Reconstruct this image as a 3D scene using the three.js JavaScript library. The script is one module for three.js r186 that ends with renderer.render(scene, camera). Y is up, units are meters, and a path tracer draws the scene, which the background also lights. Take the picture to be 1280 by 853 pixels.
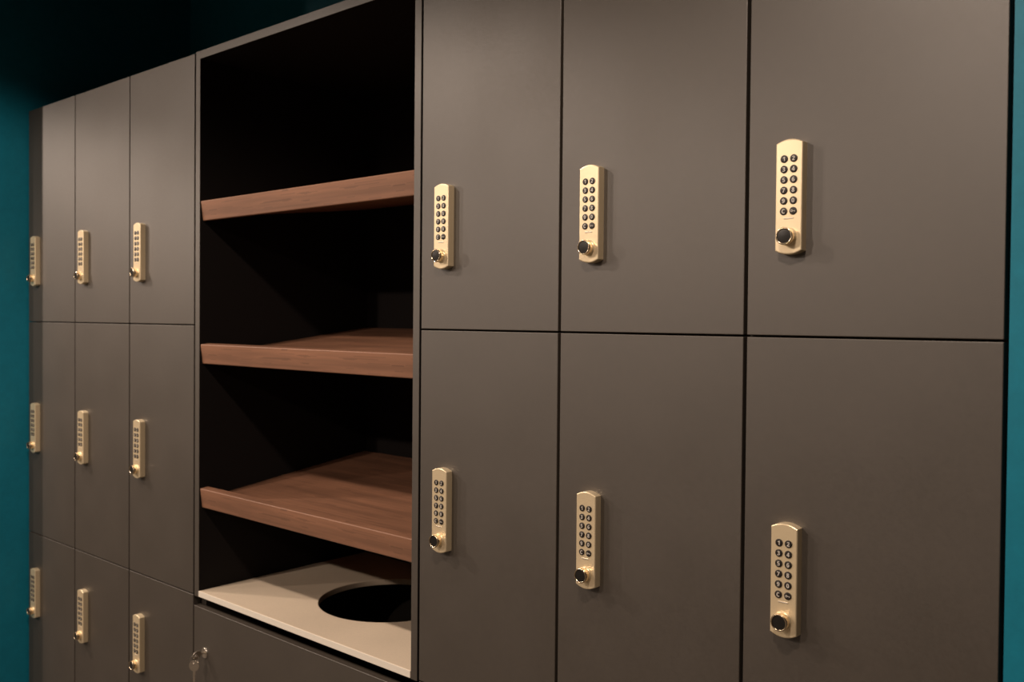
import * as THREE from 'three';
import { RoundedBoxGeometry } from 'three/addons/geometries/RoundedBoxGeometry.js';
import { TextGeometry } from 'three/addons/geometries/TextGeometry.js';
import { FontLoader } from 'three/addons/loaders/FontLoader.js';
import { mergeGeometries } from 'three/addons/utils/BufferGeometryUtils.js';

// ---------------------------------------------------------------- camera, light, exposure
const scene = new THREE.Scene();
scene.background = new THREE.Color(0x000000);
const BASE = 1.3;                                   // height of the seam between top and middle row above the floor
const camera = new THREE.PerspectiveCamera(2 * Math.atan(426.5 / 1154) * 180 / Math.PI, 1280 / 853, 0.05, 30);
camera.position.set(1.87617, BASE + 0.01828, 1.07671);
camera.rotation.set(-0.016655, 0.718388, 0.008617, 'YXZ');
camera.setViewOffset(1280, 853, 0, 7.77, 1280, 853); // the photograph's slight upward lens shift
camera.focus = 1.35; camera.userData.fStop = 7;
const renderer = new THREE.WebGLRenderer({ antialias: true });
renderer.toneMapping = THREE.LinearToneMapping;
renderer.toneMappingExposure = 1.27;
renderer.shadowMap.enabled = true;
renderer.shadowMap.type = THREE.PCFSoftShadowMap;
const CEIL = BASE + 1.06;
const LAMP = { color: new THREE.Color().setRGB(1.0, 0.80, 0.65) };
// ceiling downlights: two rows in front of the lockers
// x, z, candela, half beam angle, softness of the beam's edge
const LAMPS = [[-1.8, 1.0, 6.5, 1.30, 0.13], [-0.2, 1.0, 3.0, 1.29, 0.13], [1.5, 1.0, 3.8, 1.29, 0.13],
  [-3.4, 2.53, 6.2, 1.57, 0.06], [-1.8, 2.53, 4.6, 1.41, 0.11], [-0.2, 2.53, 6.3, 1.40, 0.11], [1.5, 2.53, 2.4, 1.40, 0.11]];

// ---------------------------------------------------------------- helpers
const used = {};
function numbered(name) {
  if (!(name in used)) { used[name] = 0; return name; }
  used[name] += 1; return name + '_' + String(used[name]).padStart(3, '0');
}
function shade(o) { o.traverse((m) => { if (m.isMesh) { m.castShadow = true; m.receiveShadow = true; } }); return o; }
function mesh(name, geometry, material, parent) {
  const m = new THREE.Mesh(geometry, material); m.name = name; m.castShadow = m.receiveShadow = true;
  (parent || scene).add(m); return m;
}
function thing(name, label, category, [x, y, z] = [0, 0, 0], group) {
  const g = new THREE.Group(); g.name = numbered(name); g.position.set(x, y, z);
  g.userData = { label, category }; if (group) g.userData.group = group;
  scene.add(g); return g;
}
function struct(name, geometry, material, label) {
  const m = mesh(name, geometry, material); m.userData = { kind: 'structure', label, category: name.split('_')[0] }; return m;
}
// uv in metres, laid on each face by its main direction; 'turn' swaps so that grain runs along x
function metreUV(g) {
  const p = g.attributes.position, n = g.attributes.normal, uv = new Float32Array(p.count * 2);
  for (let i = 0; i < p.count; i++) {
    const ax = Math.abs(n.getX(i)), ay = Math.abs(n.getY(i)), az = Math.abs(n.getZ(i));
    let a, b;
    if (ax > ay && ax > az) { a = p.getZ(i); b = p.getY(i); }
    else if (ay > az) { a = p.getX(i); b = p.getZ(i) + 0.37; }
    else { a = p.getX(i); b = p.getY(i); }
    uv[2 * i] = a; uv[2 * i + 1] = b;
  }
  g.setAttribute('uv', new THREE.BufferAttribute(uv, 2)); return g;
}
function box(x0, x1, y0, y1, z0, z1) {
  const g = new THREE.BoxGeometry(x1 - x0, y1 - y0, z1 - z0);
  g.translate((x0 + x1) / 2, (y0 + y1) / 2, (z0 + z1) / 2); return metreUV(g);
}
function rbox(x0, x1, y0, y1, z0, z1, r = 0.0012, seg = 2) {
  const g = new RoundedBoxGeometry(x1 - x0, y1 - y0, z1 - z0, seg, r);
  g.translate((x0 + x1) / 2, (y0 + y1) / 2, (z0 + z1) / 2); return metreUV(g);
}
function merge(list) { return mergeGeometries(list.map((g) => (g.index ? g.toNonIndexed() : g))); }
let seed = 7;
function rnd() { seed = (seed * 1664525 + 1013904223) % 4294967296; return seed / 4294967296; }
function tileNoise(n, cells) {                      // smooth tiling value noise
  const g = []; for (let i = 0; i < cells[0] * cells[1]; i++) g.push(rnd());
  const out = new Float32Array(n * n), s = (t) => t * t * (3 - 2 * t);
  for (let j = 0; j < n; j++) for (let i = 0; i < n; i++) {
    const x = i / n * cells[0], y = j / n * cells[1], x0 = Math.floor(x), y0 = Math.floor(y), fx = s(x - x0), fy = s(y - y0);
    const q = (a, b) => g[(b % cells[1]) * cells[0] + (a % cells[0])];
    out[j * n + i] = (q(x0, y0) * (1 - fx) + q(x0 + 1, y0) * fx) * (1 - fy) + (q(x0, y0 + 1) * (1 - fx) + q(x0 + 1, y0 + 1) * fx) * fy;
  }
  return out;
}
function tex(n, fn, size, srgb = true) {            // size: metres covered by one repeat
  const d = new Uint8Array(n * n * 4);
  for (let i = 0; i < n * n; i++) { const c = fn(i); d[4 * i] = c[0]; d[4 * i + 1] = c[1]; d[4 * i + 2] = c[2]; d[4 * i + 3] = 255; }
  const t = new THREE.DataTexture(d, n, n, THREE.RGBAFormat);
  t.wrapS = t.wrapT = THREE.RepeatWrapping; t.magFilter = THREE.LinearFilter; t.minFilter = THREE.LinearMipmapLinearFilter; t.generateMipmaps = true;
  if (srgb) t.colorSpace = THREE.SRGBColorSpace;
  t.repeat.set(1 / size, 1 / size); t.needsUpdate = true; return t;
}

// ---------------------------------------------------------------- materials
const N = 512;
const fine = tileNoise(N, [256, 256]), mid = tileNoise(N, [60, 60]), coarse = tileNoise(N, [7, 7]);
const laminateMap = tex(N, (i) => { const k = 1 + 0.05 * (fine[i] - 0.5) + 0.045 * (mid[i] - 0.5) + 0.04 * (coarse[i] - 0.5); return [59 * k, 51 * k, 42 * k]; }, 0.5);
const laminateRough = tex(N, (i) => { const k = 128 + 12 * (fine[i] - 0.5) + 10 * (coarse[i] - 0.5); return [k, k, k]; }, 0.5, false);
const laminate = new THREE.MeshPhysicalMaterial({ map: laminateMap, roughnessMap: laminateRough, roughness: 1.06, ior: 1.97, bumpMap: laminateRough, bumpScale: 0.00004 });
const blackBoard = new THREE.MeshPhysicalMaterial({ color: new THREE.Color().setRGB(0.010, 0.008, 0.0075), roughness: 0.8, specularIntensity: 0.3 });
const carcassMat = new THREE.MeshStandardMaterial({ color: new THREE.Color().setRGB(0.052, 0.044, 0.036), roughness: 0.6 });
// walnut laminate: long streaks along x with pores
const long1 = tileNoise(N, [3, 46]), long2 = tileNoise(N, [5, 150]), long3 = tileNoise(N, [9, 256]), wav = tileNoise(N, [2, 5]);
const woodMap = tex(N, (i) => {
  const t = 0.45 * long1[i] + 0.3 * long2[i] + 0.25 * long3[i];
  const k = 0.76 + 0.38 * t + 0.14 * (wav[i] - 0.5);
  const pore = long3[i] > 0.84 ? 0.84 : 1;
  return [136 * k * pore, 97 * k * pore, 75 * k * pore];
}, 0.6);
const walnut = new THREE.MeshStandardMaterial({ map: woodMap, roughness: 0.5 });
const beigeMap = tex(N, (i) => { const k = 1 + 0.03 * (fine[i] - 0.5) + 0.04 * (coarse[i] - 0.5); return [222 * k, 206 * k, 184 * k]; }, 0.5);
const beige = new THREE.MeshStandardMaterial({ map: beigeMap, roughness: 0.5 });
const cream = new THREE.MeshStandardMaterial({ color: new THREE.Color().setRGB(0.86, 0.80, 0.70), roughness: 0.4 });
const tealMap = tex(N, (i) => { const k = 1 + 0.04 * (fine[i] - 0.5) + 0.05 * (mid[i] - 0.5) + 0.04 * (coarse[i] - 0.5); return [14 * k, 118 * k, 142 * k]; }, 0.8);
const teal = new THREE.MeshPhysicalMaterial({ map: tealMap, roughness: 0.52, specularIntensity: 0.7 });
const brassRough = tex(256, (i) => { const k = 128 + 40 * (fine[i] - 0.5); return [k, k, k]; }, 0.02, false);
const brass = new THREE.MeshStandardMaterial({ color: new THREE.Color().setRGB(0.96, 0.80, 0.54), metalness: 0.55, roughness: 0.34 });
const brassBright = new THREE.MeshStandardMaterial({ color: new THREE.Color().setRGB(0.86, 0.70, 0.50), metalness: 1, roughness: 0.2 });
const nickel = new THREE.MeshStandardMaterial({ color: new THREE.Color().setRGB(0.76, 0.70, 0.62), metalness: 1, roughness: 0.24 });
const capBlack = new THREE.MeshStandardMaterial({ color: new THREE.Color().setRGB(0.012, 0.011, 0.010), roughness: 0.3 });
const keyInk = new THREE.MeshStandardMaterial({ vertexColors: true, roughness: 0.42 });
const plateMat = new THREE.MeshStandardMaterial({ color: new THREE.Color().setRGB(0.86, 0.78, 0.66), metalness: 0.6, roughness: 0.35 });
const floorMat = new THREE.MeshStandardMaterial({ color: new THREE.Color().setRGB(0.10, 0.085, 0.07), roughness: 0.6 });
const ceilMat = new THREE.MeshStandardMaterial({ color: new THREE.Color().setRGB(0.02, 0.03, 0.032), roughness: 0.85 });
const roomMat = new THREE.MeshStandardMaterial({ color: new THREE.Color().setRGB(0.22, 0.20, 0.17), roughness: 0.8 });
const white = new THREE.MeshStandardMaterial({ color: 0xd8d4cc, roughness: 0.5 });
const glow = new THREE.MeshStandardMaterial({ color: 0xffffff, emissive: LAMP.color, emissiveIntensity: 12, roughness: 0.6 });

// ---------------------------------------------------------------- the room
const X0 = -0.9045, X1 = 1.6305, PIER = 0.10;
struct('floor', box(-5.1, 5.1, -0.1, 0, -0.7, 4.6), floorMat, 'dark smooth floor of the locker room');
struct('ceiling', box(-5.1, 5.1, CEIL, CEIL + 0.1, -0.7, 4.6), ceilMat, 'dark ceiling above the lockers');
struct('wall_back', box(X0, X1, 0, CEIL, -0.62, -0.502), teal, 'dark teal wall in shade above and behind the lockers');
struct('wall_left', box(-5, X0, 0, CEIL, -0.62, PIER), teal, 'shadowed teal return wall at the end of the lockers');
struct('wall_right', box(X1, 5, 0, CEIL, -0.62, 0.0), teal, 'brightly lit teal wall flush with the locker doors');
struct('wall_side_left', box(-5.1, -5, 0, CEIL, PIER, 4.5), roomMat, 'plain side wall of the room');
struct('wall_side_right', box(5, 5.1, 0, CEIL, 0, 4.5), roomMat, 'plain side wall of the room');
struct('wall_front', box(-5, 5, 0, CEIL, 4.5, 4.6), roomMat, 'plain wall facing the lockers');

// ---------------------------------------------------------------- keypad lock (built once, cloned)
const font = await new FontLoader().loadAsync('fonts/droid/droid_sans_bold.typeface.json');
const LW = 0.034, LH = 0.140, LD = 0.0130;
function paint(g, r, gg, b) {
  const c = new Float32Array(g.attributes.position.count * 3);
  for (let i = 0; i < c.length; i += 3) { c[i] = r; c[i + 1] = gg; c[i + 2] = b; }
  g.setAttribute('color', new THREE.BufferAttribute(c, 3)); return g;
}
function strip(g) { const q = g.index ? g.toNonIndexed() : g; for (const k of Object.keys(q.attributes)) if (!['position', 'normal', 'color'].includes(k)) q.deleteAttribute(k); return q; }
function housingGeometry() {
  const b = 0.0016, w = LW / 2 - b, h = LH / 2 - b, sag = 0.0042, s = new THREE.Shape();
  const arc = (x0, y0, sy) => { for (let k = 1; k <= 14; k++) { const t = k / 14, x = x0 * (1 - 2 * t); s.lineTo(x, sy * (h - sag * (x / w) * (x / w))); } };
  s.moveTo(-w, -(h - sag)); s.lineTo(-w, h - sag);
  arc(-w, 0, 1); s.lineTo(w, -(h - sag)); arc(w, 0, -1);
  const g = new THREE.ExtrudeGeometry(s, { depth: LD - b, bevelEnabled: true, bevelThickness: b, bevelSize: b, bevelSegments: 4, curveSegments: 12 });
  // the front bevel only: press the rear bevel flat on the door
  const p = g.attributes.position; for (let i = 0; i < p.count; i++) if (p.getZ(i) < 0) p.setZ(i, 0);
  g.computeVertexNormals(); return g;
}
const housingGeo = housingGeometry();
function lathe(pts, seg = 28) { const g = new THREE.LatheGeometry(pts.map(([x, y]) => new THREE.Vector2(x, y)), seg); g.rotateX(Math.PI / 2); return g; }
const buttonBase = lathe([[0.0047, -0.0002], [0.0047, 0.0007], [0.0043, 0.0011], [0.0030, 0.00125], [0, 0.0013]], 20);
const glyphs = ['1', '2', '3', '4', '5', '6', '7', '8', '9', '0', 'C', 'key'];
const buttonGeos = glyphs.map((ch) => {
  const parts = [paint(strip(buttonBase.clone()), 0.016, 0.012, 0.010)];
  let t;
  if (ch === 'key') {
    const ring = new THREE.TorusGeometry(0.0011, 0.00034, 6, 16); ring.translate(-0.0015, 0, 0);
    const bar = new THREE.BoxGeometry(0.0034, 0.0006, 0.0004); bar.translate(0.0012, 0, 0);
    const tooth = new THREE.BoxGeometry(0.0006, 0.0014, 0.0004); tooth.translate(0.0024, -0.0006, 0);
    t = merge([ring, bar, tooth]); t.translate(0, 0, 0.0013);
  } else {
    t = new TextGeometry(ch, { font, size: 0.0052, depth: 0.0003, curveSegments: 4, bevelEnabled: false });
    t.computeBoundingBox(); const bb = t.boundingBox; t.translate(-(bb.min.x + bb.max.x) / 2, -(bb.min.y + bb.max.y) / 2, 0.0011);
  }
  parts.push(paint(strip(t), 0.62, 0.58, 0.52));
  return mergeGeometries(parts);
});
const collarGeo = lathe([[0.0112, 0], [0.0112, 0.0012], [0.0098, 0.0022], [0.0094, 0.0022]], 32);
function knobGeometry() {                            // ribbed ring with a raised rim
  const seg = 72, prof = [[0.0094, 0.002, 0], [0.0100, 0.0026, 1], [0.0104, 0.0080, 1], [0.0106, 0.0096, 0.4], [0.0106, 0.0118, 0], [0.0100, 0.0126, 0], [0.0088, 0.0126, 0], [0.0086, 0.0112, 0]];
  const pos = [], idx = [];
  for (const [r, z, k] of prof) for (let i = 0; i <= seg; i++) {
    const a = i / seg * Math.PI * 2, rr = r + k * 0.00028 * Math.cos(a * 18); pos.push(rr * Math.cos(a), rr * Math.sin(a), z);
  }
  for (let j = 0; j < prof.length - 1; j++) for (let i = 0; i < seg; i++) { const a = j * (seg + 1) + i, b = a + seg + 1; idx.push(a, a + 1, b, a + 1, b + 1, b); }
  const g = new THREE.BufferGeometry(); g.setAttribute('position', new THREE.Float32BufferAttribute(pos, 3)); g.setIndex(idx); g.computeVertexNormals(); return g;
}
const knobGeo = knobGeometry();
const capGeo = lathe([[0.0087, 0.0108], [0.0087, 0.0114], [0.0080, 0.0118], [0, 0.0119]], 28);
const plateGeo = new RoundedBoxGeometry(0.0125, 0.0017, 0.0012, 2, 0.0005);
function makeLock() {
  const lock = new THREE.Mesh(housingGeo, brass); lock.name = 'keypad_lock'; lock.userData.label = 'satin brass push-button keypad lock';
  glyphs.forEach((g, i) => {
    const b = mesh('button', buttonGeos[i], keyInk, lock);
    b.position.set(i % 2 ? 0.0060 : -0.0062, 0.046 - Math.floor(i / 2) * 0.0127, LD);
  });
  mesh('marking_plate', plateGeo, plateMat, lock).position.set(0, -0.0262, LD + 0.0002);
  mesh('collar', collarGeo, brass, lock).position.set(0, -0.0485, LD);
  mesh('knob', knobGeo, brassBright, lock).position.set(0, -0.0485, LD);
  mesh('knob_cap', capGeo, capBlack, lock).position.set(0, -0.0485, LD);
  return shade(lock);
}
const lock0 = makeLock();

// ---------------------------------------------------------------- lockers
const W = 0.3, H = 0.6, GX = 0.0024, GY = 0.00125, DEPTH = 0.48, BODY = 0.0205;
const doorGeo = rbox(-W / 2 + GX, W / 2 - GX, GY, H - GY, -0.018, 0, 0.0011, 3);
const bodyGeo = (() => {
  const a = W / 2 - 0.0002, t = 0.014, z0 = -DEPTH, z1 = -BODY, y1 = H - 0.0002;
  return merge([box(-a, -a + t, 0.0002, y1, z0, z1), box(a - t, a, 0.0002, y1, z0, z1), box(-a + t, a - t, 0.0002, t, z0, z1), box(-a + t, a - t, y1 - t, y1, z0, z1), box(-a + t, a - t, t, y1 - t, z0, z0 + 0.006)]);
})();
const hingeGeo = merge([box(-0.045, 0.0, -0.012, 0.012, -0.006, 0.006), box(-0.008, 0.006, -0.020, 0.020, -0.003, 0.005)]);
const LOCK_Y = [0.170, -0.298, -0.765];             // lock centres, top to bottom row
const rowWord = ['top', 'middle', 'bottom'];
const colWordLeft = ['against the shadowed teal wall', 'one column from the shadowed teal wall', 'two columns from the shadowed teal wall'];
const colWordRight = ['two columns from the lit teal wall', 'one column from the lit teal wall', 'against the lit teal wall'];
function locker(x, row, label) {
  const y = BASE - row * H;
  const g = thing('locker', label, 'locker', [x, y, 0], 'keypad lockers in two banks');
  mesh('body', bodyGeo, carcassMat, g);
  const d = mesh('door', doorGeo, laminate, g);
  for (const hy of [0.09, H - 0.09]) mesh('hinge', hingeGeo, nickel, d).position.set(W / 2 - 0.02, hy, -0.0245);
  const l = lock0.clone(); l.position.set(-W / 2 + 0.0615, LOCK_Y[row] + row * H, 0); g.add(l);
  return g;
}
for (let c = 0; c < 3; c++) for (let r = 0; r < 3; r++)
  locker(-0.9 + (c + 0.5) * W, r, `grey-brown ${rowWord[r]}-row keypad locker ${colWordLeft[c]}`);
const U = 0.728;
for (let c = 0; c < 3; c++) for (let r = 0; r < 3; r++)
  locker(U + (c + 0.5) * W, r, `grey-brown ${rowWord[r]}-row keypad locker ${colWordRight[c]}`);
const plinthY = BASE - 1.2 - 0.0002;
for (const [a, b, lab] of [[-0.9, -0.0005, 'black recessed plinth under the lockers by the shadowed teal wall'], [U + 0.0005, U + 0.9, 'black recessed plinth under the lockers by the lit teal wall']]) {
  const p = thing('plinth', lab, 'plinth', [(a + b) / 2, 0, 0]);
  const h = (b - a) / 2;
  mesh('toe_board', box(-h, h, 0, plinthY, -0.075, -0.057), carcassMat, p);
  mesh('support', box(-h, h, 0, plinthY, -0.46, -0.44), carcassMat, p);
}

// ---------------------------------------------------------------- open shelf unit
const cab = thing('open_shelf_cabinet', 'open dark cabinet with three slanted walnut shelves and a beige bin ledge', 'cabinet', [0, 0, 0]);
const PT = BASE + 0.601, LEDGE = BASE - 0.588, PB = BASE - 0.602, XL0 = 0.0035, XL1 = 0.0208, XR0 = 0.7100, XR1 = 0.7258;
for (const [a, b] of [[XL0, XL1], [XR0, XR1]]) {
  const s = mesh('side_panel', box(a, b, PB, PT, -0.48, -0.0012), blackBoard, cab);
  mesh('edge_band', rbox(a, b, PB, PT, -0.0012, 0, 0.0005, 2), laminate, s).userData.label = 'grey-brown front edge';
}
{
  const t = mesh('top_panel', box(XL1, XR0, PT - 0.0175, PT, -0.48, -0.0012), blackBoard, cab);
  mesh('edge_band', rbox(XL1, XR0, PT - 0.0175, PT, -0.0012, 0, 0.0005, 2), laminate, t).userData.label = 'grey-brown front edge';
}
mesh('back_panel', box(XL1, XR0, PB + 0.0125, PT - 0.0175, -0.482, -0.476), blackBoard, cab);
const TILT = 7.4 * Math.PI / 180, SW0 = XL1 + 0.0008, SW1 = XR0 - 0.0006;
for (const v of [0.2725, -0.0425, -0.361]) {
  const s = mesh('slanted_shelf', rbox(SW0, SW1, -0.0355, -0.0245, -0.468, -0.0205, 0.001), walnut, cab);
  s.position.set(0, BASE + v, -0.0015); s.rotation.x = TILT; s.userData.label = 'slanted walnut shelf rising to the back';
  mesh('front_lip', rbox(SW0, SW1, -0.0435, 0, -0.0205, 0, 0.0022, 3), walnut, s);
}
{ // ledge with a round drop hole
  const s = new THREE.Shape(), b = 0.0018;
  s.moveTo(SW0 + b, b); s.lineTo(SW1 - b, b); s.lineTo(SW1 - b, 0.474 - b); s.lineTo(SW0 + b, 0.474 - b); s.closePath();
  const hole = new THREE.Path(); hole.absarc(0.377, 0.247, 0.154 + b * 0.2, 0, Math.PI * 2, true); s.holes.push(hole);
  const g = new THREE.ExtrudeGeometry(s, { depth: 0.0128 - 2 * b, bevelEnabled: true, bevelThickness: b, bevelSize: b, bevelSegments: 3, curveSegments: 72 });
  g.rotateX(-Math.PI / 2); g.translate(0, b, 0); metreUV(g);
  const l = mesh('bin_ledge', g, beige, cab); l.position.set(0, LEDGE - 0.0128, -0.0002); l.userData.label = 'beige ledge with a round drop hole';
  mesh('edge_band', rbox(SW0, SW1, 0.0002, 0.0126, 0, 0.0012, 0.0005, 2), cream, l).userData.label = 'pale cream front edge';
}
// lower bin compartment: finger gap, door with cam lock, box
{
  const y0 = BASE - 1.2, yd = BASE - 0.6235, xa = 0.0018, xb = 0.7262;
  const t = 0.016;
  mesh('bin_compartment', merge([box(xa, xa + t, y0, PB - 0.0002, -0.48, -0.0205), box(xb - t, xb, y0, PB - 0.0002, -0.48, -0.0205), box(xa + t, xb - t, y0, y0 + t, -0.48, -0.0205), box(xa + t, xb - t, y0 + t, PB - 0.0002, -0.48, -0.474)]), carcassMat, cab);
  const d = mesh('bin_door', rbox(xa, xb, y0 + 0.0012, yd, -0.018, 0, 0.0011, 3), laminate, cab);
  const barrel = lathe([[0.0118, 0], [0.0118, 0.0014], [0.0106, 0.0026], [0.0082, 0.0028], [0.0080, 0.0022], [0, 0.0022]], 32);
  const c = mesh('cam_lock', barrel, nickel, d); c.position.set(0.0475, BASE - 0.7195, 0); c.userData.label = 'round brass-coloured cam lock';
  mesh('base_plinth', merge([box(xa, xb, 0, y0, -0.075, -0.057), box(xa, xb, 0, y0, -0.46, -0.44)]), carcassMat, cab);
}
// keys left in the cam lock
{
  const k = thing('key_pair', 'two small nickel keys on a ring, one in the cam lock', 'keys', [0.0475, BASE - 0.7195, 0.0023]);
  const bow = (r) => {                               // flat key head with a hole
    const s = new THREE.Shape(); s.absarc(0, 0, r, 0, Math.PI * 2, false);
    const h = new THREE.Path(); h.absarc(0, r * 0.52, r * 0.26, 0, Math.PI * 2, true); s.holes.push(h);
    const g = new THREE.ExtrudeGeometry(s, { depth: 0.0014, bevelEnabled: true, bevelThickness: 0.0003, bevelSize: 0.0003, bevelSegments: 2, curveSegments: 20 });
    g.translate(0, 0, -0.0007); return g;
  };
  const blade = (len) => {
    const s = new THREE.Shape(); s.moveTo(-0.0028, 0); s.lineTo(-0.0028, -len + 0.003); s.lineTo(0, -len); s.lineTo(0.0016, -len + 0.002);
    for (let i = 0; i < 5; i++) { const y = -len + 0.004 + i * (len - 0.012) / 5; s.lineTo(i % 2 ? 0.0030 : 0.0014, y); }
    s.lineTo(0.0030, -0.006); s.lineTo(0.0030, 0); s.closePath();
    const g = new THREE.ExtrudeGeometry(s, { depth: 0.0014, bevelEnabled: false }); g.translate(0, 0, -0.0007); return g;
  };
  const b1 = bow(0.0100), s1 = blade(0.0075); s1.translate(0, -0.0092, 0);
  const inserted = merge([strip(b1), strip(s1)]); inserted.rotateX(Math.PI / 2); inserted.rotateZ(1.25); // points into the lock along -z
  inserted.translate(0, 0, 0.0165);
  mesh('inserted_key', inserted, nickel, k);
  const ring = new THREE.TorusGeometry(0.0085, 0.0007, 8, 36); ring.rotateY(0.9); ring.translate(0.001, -0.0065, 0.0225);
  mesh('ring', ring, nickel, k);
  const b2 = bow(0.0115), s2 = blade(0.026); s2.translate(0, -0.0108, 0);
  const hang = merge([strip(b2), strip(s2)]); hang.rotateY(0.55); hang.translate(0.001, -0.0215, 0.0235);
  mesh('hanging_key', hang, nickel, k);
}

// ---------------------------------------------------------------- ceiling downlights
const trimGeo = new THREE.LatheGeometry([[0.052, 0.0], [0.052, -0.004], [0.048, -0.007], [0.041, -0.007], [0.036, -0.001]].map(([x, y]) => new THREE.Vector2(x, y)), 40);
const lensGeo = new THREE.CylinderGeometry(0.0375, 0.0375, 0.002, 40);
LAMPS.forEach(([x, z, power, angle, soft]) => {
  const g = thing('ceiling_downlight', 'round white recessed downlight in the dark ceiling', 'lamp', [x, CEIL, z], 'ceiling downlights');
  mesh('trim_ring', trimGeo, white, g);
  mesh('lens', lensGeo, glow, g).position.y = -0.0011;
  const s = new THREE.SpotLight(LAMP.color, power, 0, angle, soft, 2);
  s.name = 'spot'; s.position.set(0, -0.02, 0); s.target.position.set(0, -1, 0); s.castShadow = true;
  s.shadow.radius = 2.2; s.shadow.mapSize.set(2048, 2048); s.shadow.camera.near = 0.05; s.shadow.bias = -0.0004;
  g.add(s); g.add(s.target); s.target.name = 'spot_aim';
});

renderer.render(scene, camera);
